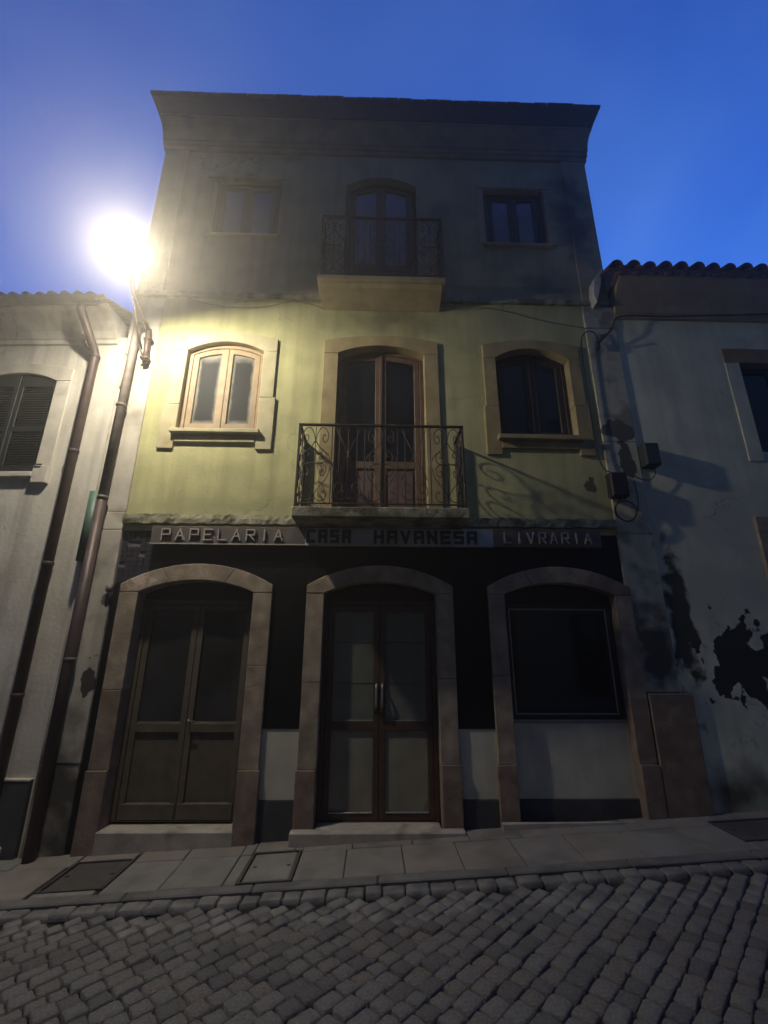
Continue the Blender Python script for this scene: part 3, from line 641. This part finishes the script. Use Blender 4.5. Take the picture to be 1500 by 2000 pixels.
# ================================================================== SHOP SIGN
sign = thing('shop_sign', 'long grey and brown lettered shop fascia board under the lower balcony', 'sign', (-2.5, 0, 2.84))
LET = {'P': [[(0, 0), (0, 1), (1, 1), (1, .48), (0, .48)]], 'A': [[(0, 0), (.5, 1), (1, 0)], [(.2, .36), (.8, .36)]], 'E': [[(1, 1), (0, 1), (0, 0), (1, 0)], [(0, .5), (.8, .5)]],
       'L': [[(0, 1), (0, 0), (1, 0)]], 'R': [[(0, 0), (0, 1), (1, 1), (1, .5), (0, .5)], [(.4, .5), (1, 0)]], 'I': [[(.5, 0), (.5, 1)]], 'V': [[(0, 1), (.5, 0), (1, 1)]]}
BLK = {'C': [[(1, 1), (0, 1), (0, 0), (1, 0)]], 'A': [[(0, 0), (0, 1), (1, 1), (1, 0)], [(0, .45), (1, .45)]], 'S': [[(1, 1), (0, 1), (0, .52), (1, .52), (1, 0), (0, 0)]],
       'H': [[(0, 0), (0, 1)], [(1, 0), (1, 1)], [(0, .5), (1, .5)]], 'V': [[(0, 1), (.5, 0), (1, 1)]], 'N': [[(0, 0), (0, 1), (1, 0), (1, 1)]], 'E': [[(1, 1), (0, 1), (0, 0), (1, 0)], [(0, .5), (.85, .5)]]}
def letter(ch, font, x, z, w, h, sw, y0, y1, m, parent):
    bm = bmesh.new(); k = 0
    for pl in font[ch]:
        pts = [Vector((x+sw/2+u*(w-sw), z+sw/2+v_*(h-sw))) for u, v_ in pl]
        for p, q in zip(pts, pts[1:]):
            d = (q-p).normalized(); nn = Vector((-d.y, d.x))*sw/2; e = d*sw/2; k += 1
            c = [p-e-nn, q+e-nn, q+e+nn, p-e+nn]; yy = y0-.0006*k
            f = [bm.verts.new((t.x, yy, t.y)) for t in c]; b = [bm.verts.new((t.x, y1, t.y)) for t in c]
            bm.faces.new(f)
            for i in range(4): bm.faces.new((f[i], b[i], b[(i+1) % 4], f[(i+1) % 4]))
    obj('letter', bm_me(bm), m, parent)
zt, zb = 3.035, 2.835
b1 = box('sign_board', -2.50, -.775, -.075, -.01, zb, zt, 'sign_brown', sign, bev=.004)
b2 = box('sign_board', -.773, -.33, -.083, -.012, zb-.006, zt-.006, 'sign_grey', sign, bev=.004)
b3 = box('sign_board', -.328, 1.37, -.074, -.01, zb-.004, zt, 'sign_grey', sign, bev=.004)
b4 = box('sign_board', 1.372, 2.615, -.076, -.01, zb-.002, zt+.002, 'sign_brown', sign, bev=.004)
b5 = box('edge_strip', -2.50, -.34, -.088, -.0835, zb-.012, zb+.002, 'letter_pale', sign, bev=.001)
def word(txt, font, x0, x1, z, h, sw, y0, y1, m, boards, gap=.3):
    n = len(txt); w = (x1-x0)/(n-gap)*(1-gap); p = (x1-x0)/(n-gap)
    for i, ch in enumerate(txt):
        if ch != ' ':
            x = x0+i*p; par = boards[0] if len(boards) == 1 or x < -.34 else boards[1]
            letter(ch, font, x, z, w, h, sw, y0-(.009 if par is b2 else 0), y1-(.009 if par is b2 else 0), m, par)
word('PAPELARIA', LET, -2.38, -1.02, 2.868, .134, .014, -.100, -.0755, 'letter_pale', [b1], .34)
word('CASA', BLK, -.80+.04, -.255, 2.853, .158, .036, -.0795, -.0745, 'letter_dark', [b2, b3], .22)
word('HAVANESA', BLK, .00, 1.185, 2.853, .158, .036, -.0795, -.0745, 'letter_dark', [b3], .22)
word('LIVRARIA', LET, 1.49, 2.50, 2.870, .131, .013, -.100, -.0765, 'letter_pale', [b4], .36)

# ================================================================== LEFT HOUSE (white, turned a little away)
lh = thing('white_house', 'low white plastered house with tiled eave, gutter and dark green shutters', 'house', (XL-.012, .015, 0), math.radians(-2.5), local=True)
ox = XL-.012
def lx(x): return x-ox
wl = dict(xl=lx(-5.06), xr=lx(-4.055), zb=3.72, zs=4.96, zt=5.08)
plate('wall', [(lx(-9.5), -.6), (-.001, -.4), (-.001, 5.62), (lx(-9.5), 5.62)], 0.0, .4, 'white_plaster', lh, [hole(wl, .02)])
wl2 = dict(xl=lx(-7.4), xr=lx(-6.4), zb=3.72, zs=4.96, zt=5.08)
for w in (wl,):
    for a, b in ((w['xl']-.185, w['xl']), (w['xr'], w['xr']+.185)): box('jamb_stone', a, b, -.022, .15, w['zb']-.02, w['zs']-.001, 'white_stone', lh, bev=.005, jit=.003)
    plate('lintel', arc(w['xl'], w['xr'], w['zs']+.001, w['zt'], 12)+[(w['xl']-.185, w['zs']+.001), (w['xl']-.185, w['zt']+.05)]+arc(w['xl']-.185, w['xr']+.185, w['zt']+.05, w['zt']+.14, 6)[::-1][1:-1]+[(w['xr']+.185, w['zt']+.05), (w['xr']+.185, w['zs']+.001)], -.022, .15, 'white_stone', lh, bev=.005)
    box('sill', w['xl']-.02, w['xr']+.02, -.075, .15, w['zb']-.085, w['zb']-.021, 'white_stone', lh, bev=.006)
    for a, b in ((w['xl']-.20, w['xl']-.021), (w['xr']+.021, w['xr']+.20)): box('sill_ear', a, b, -.07, .1, w['zb']-.16, w['zb']+.05, 'white_stone', lh, bev=.006, jit=.003)
    xm = (w['xl']+w['xr'])/2; A = arched(w['xl']+.004, w['xr']-.004, w['zb'], w['zs'], w['zt']-.004, 24)[2:]
    def tz(x):
        for (x1, z1), (x0, z0) in zip(A, A[1:]):
            if x0 <= x <= x1: return z0+(z1-z0)*(x-x0)/(x1-x0+1e-9)
        return A[0][1]
    for a, b in ((w['xl']+.004, xm-.002), (xm+.002, w['xr']-.004)):
        n_ = 6; top = [(b+(a-b)*i/n_, tz(b+(a-b)*i/n_)) for i in range(n_+1)]; ta, tb = a+.06, b-.06
        zmid = 4.30
        hl = [rect(ta, tb, w['zb']+.09, zmid-.035), rect(ta, tb, zmid+.035, w['zs']-.06)]
        sh = plate('shutter', [(a, w['zb']), (b, w['zb'])]+top, .02, .06, 'shutter_green', lh, hl, bev=.004)
        lm = None
        for h_ in hl:
            z = h_[0][1]+.012
            while z < h_[2][1]-.02:
                if lm is None:
                    bm = bmesh.new(); q = [bm.verts.new(p_) for p_ in ((0, 0, 0), (tb-ta, 0, 0), (tb-ta, .03, .026), (0, .03, .026), (0, .004, -.008), (tb-ta, .004, -.008), (tb-ta, .034, .018), (0, .034, .018))]
                    for f in ((0, 1, 2, 3), (7, 6, 5, 4), (0, 4, 5, 1), (2, 6, 7, 3), (0, 3, 7, 4), (1, 5, 6, 2)): bm.faces.new([q[i] for i in f])
                    lm = bm_me(bm, 'slat'); lm.materials.append(M['shutter_green'])
                s_ = bpy.data.objects.new('slat', lm); COL.objects.link(s_); s_.parent = sh; s_.location = (ta, .024, z); z += .034
    box('shutter_catch', w['xr']+.05, w['xr']+.13, -.09, -.0725, w['zb']+.055, w['zb']+.068, 'iron', lh, bev=.002)
# plinth and step
plate('plinth', [(lx(-9.5), -.6), (-.02, -.4), (-.02, .485), (lx(-9.5), .47)], -.05, .01, 'plinth', lh, bev=.008)
box('plinth_cap', lx(-9.5), -.018, -.056, .01, .474, .492, 'white_stone', lh, bev=.004)
bm = bmesh.new(); bm_box(bm, lx(-5.2), lx(-3.42), -.30, -.051, -.45, -.06, .012, .004); obj('doorstep', bm_me(bm), 'white_stone', lh)
# coved eave, gutter, tiles
ep = [(.0, 5.50), (-.03, 5.51), (-.035, 5.565), (-.05, 5.575), (-.085, 5.66), (-.16, 5.75), (-.27, 5.81), (-.34, 5.825), (-.34, 5.87), (.1, 5.88), (.1, 5.5)]
def extrude_profile(name, prof, x0, x1, m, parent):
    n = len(prof); vs = [(x, y, z) for x in (x0, x1) for y, z in prof]
    fs = [tuple(range(n)), tuple(range(2*n-1, n-1, -1))]+[(i, (i+1) % n, n+(i+1) % n, n+i) for i in range(n)]
    bm = bmesh.new(); bm.from_mesh(me_from(vs, fs)); return obj(name, bm_me(bm), m, parent)
extrude_profile('coved_eave', ep, lx(-9.5), -.10, 'white_plaster', lh)
gp = [(-.345, 5.905), (-.345, 5.85), (-.36, 5.825), (-.40, 5.815), (-.44, 5.83), (-.455, 5.87), (-.455, 5.91), (-.448, 5.91), (-.448, 5.87), (-.435, 5.84), (-.40, 5.825), (-.365, 5.835), (-.352, 5.86), (-.352, 5.905)]
extrude_profile('gutter', gp, lx(-9.5), lx(-3.47), 'gutter_metal', lh)
def barrel_mesh(r, ln, m, taper=.85):
    bm = bmesh.new(); n = 8; R_ = []
    for (yy, s) in ((0, 1), (ln, taper)):
        R_.append([bm.verts.new((r*s*math.cos(math.pi*i/n), yy, r*s*math.sin(math.pi*i/n)*.9)) for i in range(n+1)]); R_.append([bm.verts.new(((r*s-.014)*math.cos(math.pi*i/n), yy, (r*s-.014)*math.sin(math.pi*i/n)*.9)) for i in range(n+1)])
    o0, i0, o1, i1 = R_
    for i in range(n):
        bm.faces.new((o0[i], o0[i+1], o1[i+1], o1[i])); bm.faces.new((i0[i+1], i0[i], i1[i], i1[i+1])); bm.faces.new((o0[i+1], o0[i], i0[i], i0[i+1])); bm.faces.new((o1[i], o1[i+1], i1[i+1], i1[i]))
    me = bm_me(bm, 'roof_tile', smooth=True); me.materials.append(M[m]); return me
def tiled_roof(parent, x0, x1, yf, z, pitch, m, sp, rows, depth, visible_to):
    ang = math.atan(pitch); rm = obj('roof', me_from([(x0, yf+.03, z), (x1, yf+.03, z), (x1, yf+depth, z+pitch*depth), (x0, yf+depth, z+pitch*depth), (x0, yf+.03, z-.02), (x1, yf+.03, z-.02), (x1, yf+depth, z+pitch*depth-.03), (x0, yf+depth, z+pitch*depth-.03)],
             [(0, 1, 2, 3), (7, 6, 5, 4), (0, 4, 5, 1), (1, 5, 6, 2), (2, 6, 7, 3), (3, 7, 4, 0)]), m, parent)
    bmes = barrel_mesh(sp*.40, .46, m); n = int((x1-x0)/sp)
    for r in range(rows):
        for i in range(n):
            o = bpy.data.objects.new('roof_tile', bmes); COL.objects.link(o); o.parent = rm
            y = yf+r*.40+rnd.uniform(-.012, .012); o.location = (x0+sp*(i+.5)+rnd.uniform(-.008, .008), y, z+pitch*(r*.40)+.006+rnd.uniform(-.004, .004)); o.rotation_euler = (ang-.03, rnd.uniform(-.05, .05), rnd.uniform(-.03, .03))
            if r == 0:                                   # the channel tile between two covers
                c = bpy.data.objects.new('roof_tile', bmes); COL.objects.link(c); c.parent = rm; c.location = (x0+sp*(i+1), y+.02, z+.058); c.rotation_euler = (-ang+.03 if False else ang, math.pi, 0); c.scale = (.9, 1, .55)
tiled_roof(lh, lx(-9.4), lx(-3.36), -.43, 5.905, .42, 'pale_terracotta', .165, 3, 4.5, 0)
# downpipe of the white house, from the gutter outlet to the street
dx = lx(-3.585)
tube('downpipe', [(lx(-3.66), -.40, 5.83), (lx(-3.655), -.39, 5.74), (dx-.01, -.11, 5.36), (dx, -.075, 5.29), (dx, -.075, -.20)], .052, 'pipe_brown', lh, 12)
for z in (5.27, 3.95, 2.6, 1.25): lathe('pipe_collar', [(.058, -.02), (.061, -.012), (.061, .012), (.058, .02)], (dx, -.075, z), 'pipe_brown', lh, 14)
# grey downpipe in the corner between the two houses
px_ = lx(-3.115)
tube('downpipe', [(px_+.02, -.10, 5.75), (px_+.02, -.10, 5.5), (px_+.005, -.10, 3.3)], .048, 'pipe_grey', lh, 12)
tube('downpipe', [(px_+.004, -.10, 3.32), (px_+.004, -.10, -.2)], .056, 'pipe_brown', lh, 12)
tube('pipe_sleeve', [(px_-.075, -.10, 3.42), (px_-.075, -.10, 2.62)], .062, 'green_pipe', lh, 12)
for z in (4.55, 3.36, 1.6): lathe('pipe_collar', [(.055, -.016), (.060, -.01), (.060, .01), (.055, .016)], (px_+.012, -.10, z), 'pipe_grey', lh, 14)
box('body', lx(-9.5), -.02, .41, 6, -.6, 5.6, 'white_plaster', lh)

# ================================================================== RIGHT HOUSE (grey, peeling)
rh = thing('grey_house', 'low grey house with peeling plaster and dark barrel-tiled eave', 'house', (XR+.03, .0, 0))
RX0, RX1 = XR+.032, 9.5
wr = dict(xl=4.86, xr=5.86, zb=4.12, zs=5.40, zt=5.41); dr = dict(xl=4.72, xr=5.82, zb=.30, zs=3.05, zt=3.16)
plate('wall', [(RX0, -.2), (RX1, .2), (RX1, 6.2), (RX0, 6.2)], .0, .4, 'right_plaster', rh, [hole(wr, .02), hole(dr, .02)])
box('body', RX0+.02, RX1, .41, 6, -.2, 6.18, 'right_plaster', rh)
for a, b in ((wr['xl']-.19, wr['xl']), (wr['xr'], wr['xr']+.19)): box('jamb_stone', a, b, -.012, .2, wr['zb']-.15, wr['zs']-.002, 'right_plaster', rh, bev=.005, jit=.003)
box('lintel', wr['xl']-.19, wr['xr']+.19, -.014, .2, wr['zs'], wr['zs']+.22, 'cornice_plaster', rh, bev=.006)
w_ = plate('window_frame', rect(wr['xl'], wr['xr'], wr['zb'], wr['zs']), .12, .18, 'dark_wood', rh, [rect(wr['xl']+.06, wr['xl']+.47, wr['zb']+.06, wr['zs']-.06), rect(wr['xl']+.53, wr['xr']-.06, wr['zb']+.06, wr['zs']-.06)], bev=.004)
for a in (0, .47): box('pane', wr['xl']+.055+a, wr['xl']+.475+a, .14, .146, wr['zb']+.055, wr['zs']-.055, 'dark_pane', w_, bev=.001)
for a, b in ((dr['xl']-.19, dr['xl']), (dr['xr'], dr['xr']+.19)): box('jamb_stone', a, b, -.035, .2, dr['zb']-.12, dr['zs']-.002, 'stone', rh, bev=.006, jit=.004)
plate('lintel', arc(dr['xl'], dr['xr'], dr['zs'], dr['zt'], 10)+[(dr['xl']-.19, dr['zs']), (dr['xl']-.19, dr['zt']+.08), (dr['xr']+.19, dr['zt']+.08), (dr['xr']+.19, dr['zs'])], -.036, .2, 'stone', rh, bev=.006)
plate('door', arched(dr['xl']+.003, dr['xr']-.003, dr['zb'], dr['zs'], dr['zt']-.003, 10), .12, .18, 'brown_wood', rh, bev=.004)
ep2 = [(.0, 6.06), (-.03, 6.07), (-.035, 6.13), (-.06, 6.145), (-.08, 6.24), (-.13, 6.36), (-.21, 6.47), (-.28, 6.52), (-.28, 6.56), (.1, 6.57), (.1, 6.06)]
extrude_profile('coved_eave', ep2, XR+.035, RX1, 'tan_cove', rh)
tiled_roof(rh, XR-.16, RX1, -.40, 6.575, .42, 'terracotta', .218, 3, 4.5, 0)

fx = [P(a, b, -.16) for a, b in ((1160, 545), (1176, 522), (1174, 556), (1166, 590), (1160, 575))]
plate('flashing', fx[::-1], -.16, .0, 'white_plaster', rh, bev=.004)
sx_, sz_ = P(215, 1150, -.02)
lathe('pipe_stub', [(.02, -.035), (.03, -.03), (.034, 0), (.03, .03), (.018, .035)], (sx_, -.04, sz_), 'pipe_grey', house, 12)
# ================================================================== STREET LAMP on its wall bracket
LX, LY, LZ = -2.67, -1.19, 5.79
lamp = thing('street_lamp', 'lit white street lamp on a bent wall bracket between the white and yellow houses', 'street lamp', (-3.0, -.02, 5.25))
tube('mounting_tube', [(-2.93, -.075, 5.18), (-2.945, -.075, 5.42), (-2.96, -.075, 5.68)], .036, 'pipe_brown', lamp, 12)
tube('arm', [(-2.96, -.075, 5.65), (-2.955, -.14, 5.70), (-2.90, -.60, 5.75), (-2.80, -.90, 5.84), (-2.72, -1.08, 5.935)], .024, 'pipe_brown', lamp, 10)
tube('brace', [(-2.985, -.10, 5.36), (-3.0, -.22, 5.50), (-2.93, -.56, 5.735)], .011, 'iron', lamp, 8)
for z in (5.24, 5.52): box('clamp', -2.99, -2.89, -.115, -.013, z-.016, z+.016, 'iron', lamp, bev=.004)
hd = lathe('hood', [(.02, .17), (.06, .165), (.10, .13), (.17, .055), (.215, .0), (.22, -.015), (.214, -.015), (.16, .045), (.09, .115), (.02, .13)], (0, 0, 0), 'gutter_metal', lamp, 28)
bb = lathe('bulb', [(.012, .085), (.05, .07), (.075, .035), (.078, .0), (.062, -.04), (.035, -.062), (.008, -.07)], (0, 0, 0), 'lamp_glow', lamp, 20)
for o in (hd, bb): o.location = Vector((LX, LY, LZ))-lamp.location; o.rotation_euler = (0, math.radians(-10), 0)

# ================================================================== BOXES AND CABLES
def jbox(x0, x1, z0, z1, dep, m, lab, yb):
    t = thing('junction_box', lab, 'junction box', (x0, yb, z0))
    box('body', x0, x1, yb-dep, yb, z0, z1, m, t, bev=.008); lid = box('lid', x0+.008, x1-.008, yb-dep-.014, yb-dep-.0005, z0+.01, z1-.01, m, t, bev=.005)
    tube('gland', [((x0+x1)/2, yb-dep*.5, z0+.005), ((x0+x1)/2, yb-dep*.5, z0-.03)], .014, 'black_plastic', t, 8)
    return t
x0, z1 = P(1256, 864, -.14); x1, z0 = P(1293, 908, -.14)
jbox(x0, x1, z0, z1, .14, 'box_green', 'grey-green junction box alone on the grey house wall', -.001)
x0, z1 = P(1192, 920, -.16); x1, z0 = P(1233, 968, -.16)
jbox(x0, x1, z0, z1, .11, 'black_plastic', 'black junction box over the coiled cable on the mottled pilaster', -.027)
cx, cz = P(1222, 998, -.09)
bm = bmesh.new(); pts = []
for i in range(3*22): a = 2*math.pi*i/22; pts.append((cx+(.125+.004*math.sin(i*.7))*math.cos(a+1.2), -.085-.006*(i/22)+.004*math.sin(i), cz+(.125+.004*math.cos(i*.9))*math.sin(a+1.2)))
bm_tube(bm, pts, .0075, 6); tag(obj('cable_coil', bm_me(bm, smooth=True), 'cable_black'), 'round coil of black cable hanging under the black junction box', 'cable')
def cable(pix, r, m, lab, Y=-.07, group=None):
    pts = [(*((lambda q: (q[0], Y_, q[1]))(P(a, b, Y_))),) for a, b, Y_ in [(p + (Y,)) if len(p) == 2 else p for p in pix]]
    return tag(tube('cable', pts, r, m, None, 6, 5), lab, 'cable', group)
cable([(1500, 613, -.10), (1400, 616, -.10), (1300, 618, -.10), (1212, 618, -.10), (1195, 642, -.10), (1172, 668, -.07)], .010, 'cable_black', 'thick black cable along the eave of the grey house')
cable([(1170, 668), (1160, 650), (1146, 648), (1136, 662), (1138, 700), (1146, 760), (1152, 800), (1160, 850), (1168, 890), (1180, 916), (1192, 922)], .008, 'cable_black', 'black cable looping down the mottled pilaster to the black box')
cable([(1232, 925, -.1), (1250, 935, -.08), (1270, 937, -.06), (1280, 925, -.06), (1276, 908, -.05)], .006, 'cable_black', 'short cable sagging between the two junction boxes')
cable([(1238, 940, -.1), (1246, 975, -.08), (1245, 1000, -.09)], .006, 'cable_black', 'short cable dropping from the black box to the coil')
cable([(365, 583), (420, 596), (480, 600), (530, 597), (570, 588), (600, 592), (630, 602)], .006, 'cable_grey', 'sagging wall cable between the street lamp and the upper balcony', Y=-.03)
cable([(400, 584), (480, 585), (560, 586), (630, 588)], .005, 'cable_grey', 'straight thin cable under the string course left of the upper balcony', Y=-.055)
cable([(862, 596), (900, 604), (935, 600), (980, 606), (1040, 622), (1100, 634), (1140, 640)], .006, 'cable_grey', 'sagging wall cable right of the upper balcony', Y=-.03)
ins = thing('cable_bracket', 'small iron cable bracket at the top corner of the mottled pilaster', 'bracket', (2.96, -.05, 5.55))
bx_, bz_ = P(1168, 672, -.08); box('plate', bx_-.025, bx_+.025, -.095, -.056, bz_-.06, bz_+.05, 'iron', ins, bev=.005)
tube('spike', [(bx_, -.08, bz_+.02), (bx_+.06, -.14, bz_+.10)], .012, 'iron', ins, 8)
cable([(246, 690, -.02), (250, 700, -.02), (243, 730, -.02), (234, 757, -.02)], .008, 'cable_grey', 'short stub of conduit beside the corner downpipe', Y=-.03)
cable([(150, 625, -.03), (166, 660, -.03), (165, 670, -.03), (180, 690, -.03)], .006, 'cable_black', 'thin bent wire under the eave of the white house')

# ================================================================== THE OTHER SIDE OF THE STREET: unseen tall house, added to block blue sky light
OY = -7.6
op = thing('sky_blocking_house', 'unseen tall ochre house added across the cobbled street to block sky light', 'house', (0, OY, 0))
oh = [rect(-10+i*2.6, -9+i*2.6, z, z+h) for z, h in ((.5, 2.2), (4.2, 1.5), (7.4, 1.5), (10.6, 1.5), (13.8, 1.5)) for i in range(8)]
plate('wall', [(-24, -2), (24, -2), (24, 17.2), (-24, 17.2)], OY, OY-.35, 'ochre_plaster', op, oh)
for r in oh:
    w_ = box('window', r[0][0]-.02, r[1][0]+.02, OY-.3, OY-.22, r[0][1]-.02, r[2][1]+.02, 'dark_wood', op)
    box('pane', r[0][0]+.08, r[1][0]-.08, OY-.2195, OY-.21, r[0][1]+.08, r[2][1]-.08, 'dark_pane', w_)
box('body', -24, 24, OY-7, OY-.36, -2, 17.18, 'ochre_plaster', op)
obj('roof', me_from([(-24.2, OY+.3, 17.21), (24.2, OY+.3, 17.21), (24.2, OY-7.2, 17.21), (-24.2, OY-7.2, 17.21), (-24.2, OY-3.5, 18.8), (24.2, OY-3.5, 18.8)], [(0, 1, 5, 4), (2, 3, 4, 5), (1, 2, 5), (3, 0, 4), (3, 2, 1, 0)]), 'terracotta', op)

for o in bpy.data.objects:
    if '_local' in o: del o['_local']

# ================================================================== DAMP NIGHT AIR
hm = bpy.data.materials.new('haze'); hm.use_nodes = True; n = hm.node_tree.nodes; n.clear()
pv = n.new('ShaderNodeVolumePrincipled'); pv.inputs['Color'].default_value = (1.0, 0.94, 0.84, 1); pv.inputs['Density'].default_value = 0.017; pv.inputs['Anisotropy'].default_value = 0.8
mo = n.new('ShaderNodeOutputMaterial'); hm.node_tree.links.new(pv.outputs[0], mo.inputs['Volume'])
bm = bmesh.new(); bm_box(bm, -75, 75, -65, 65, -6, 20); hz = obj('haze', bm_me(bm), hm); hz['kind'] = 'stuff'
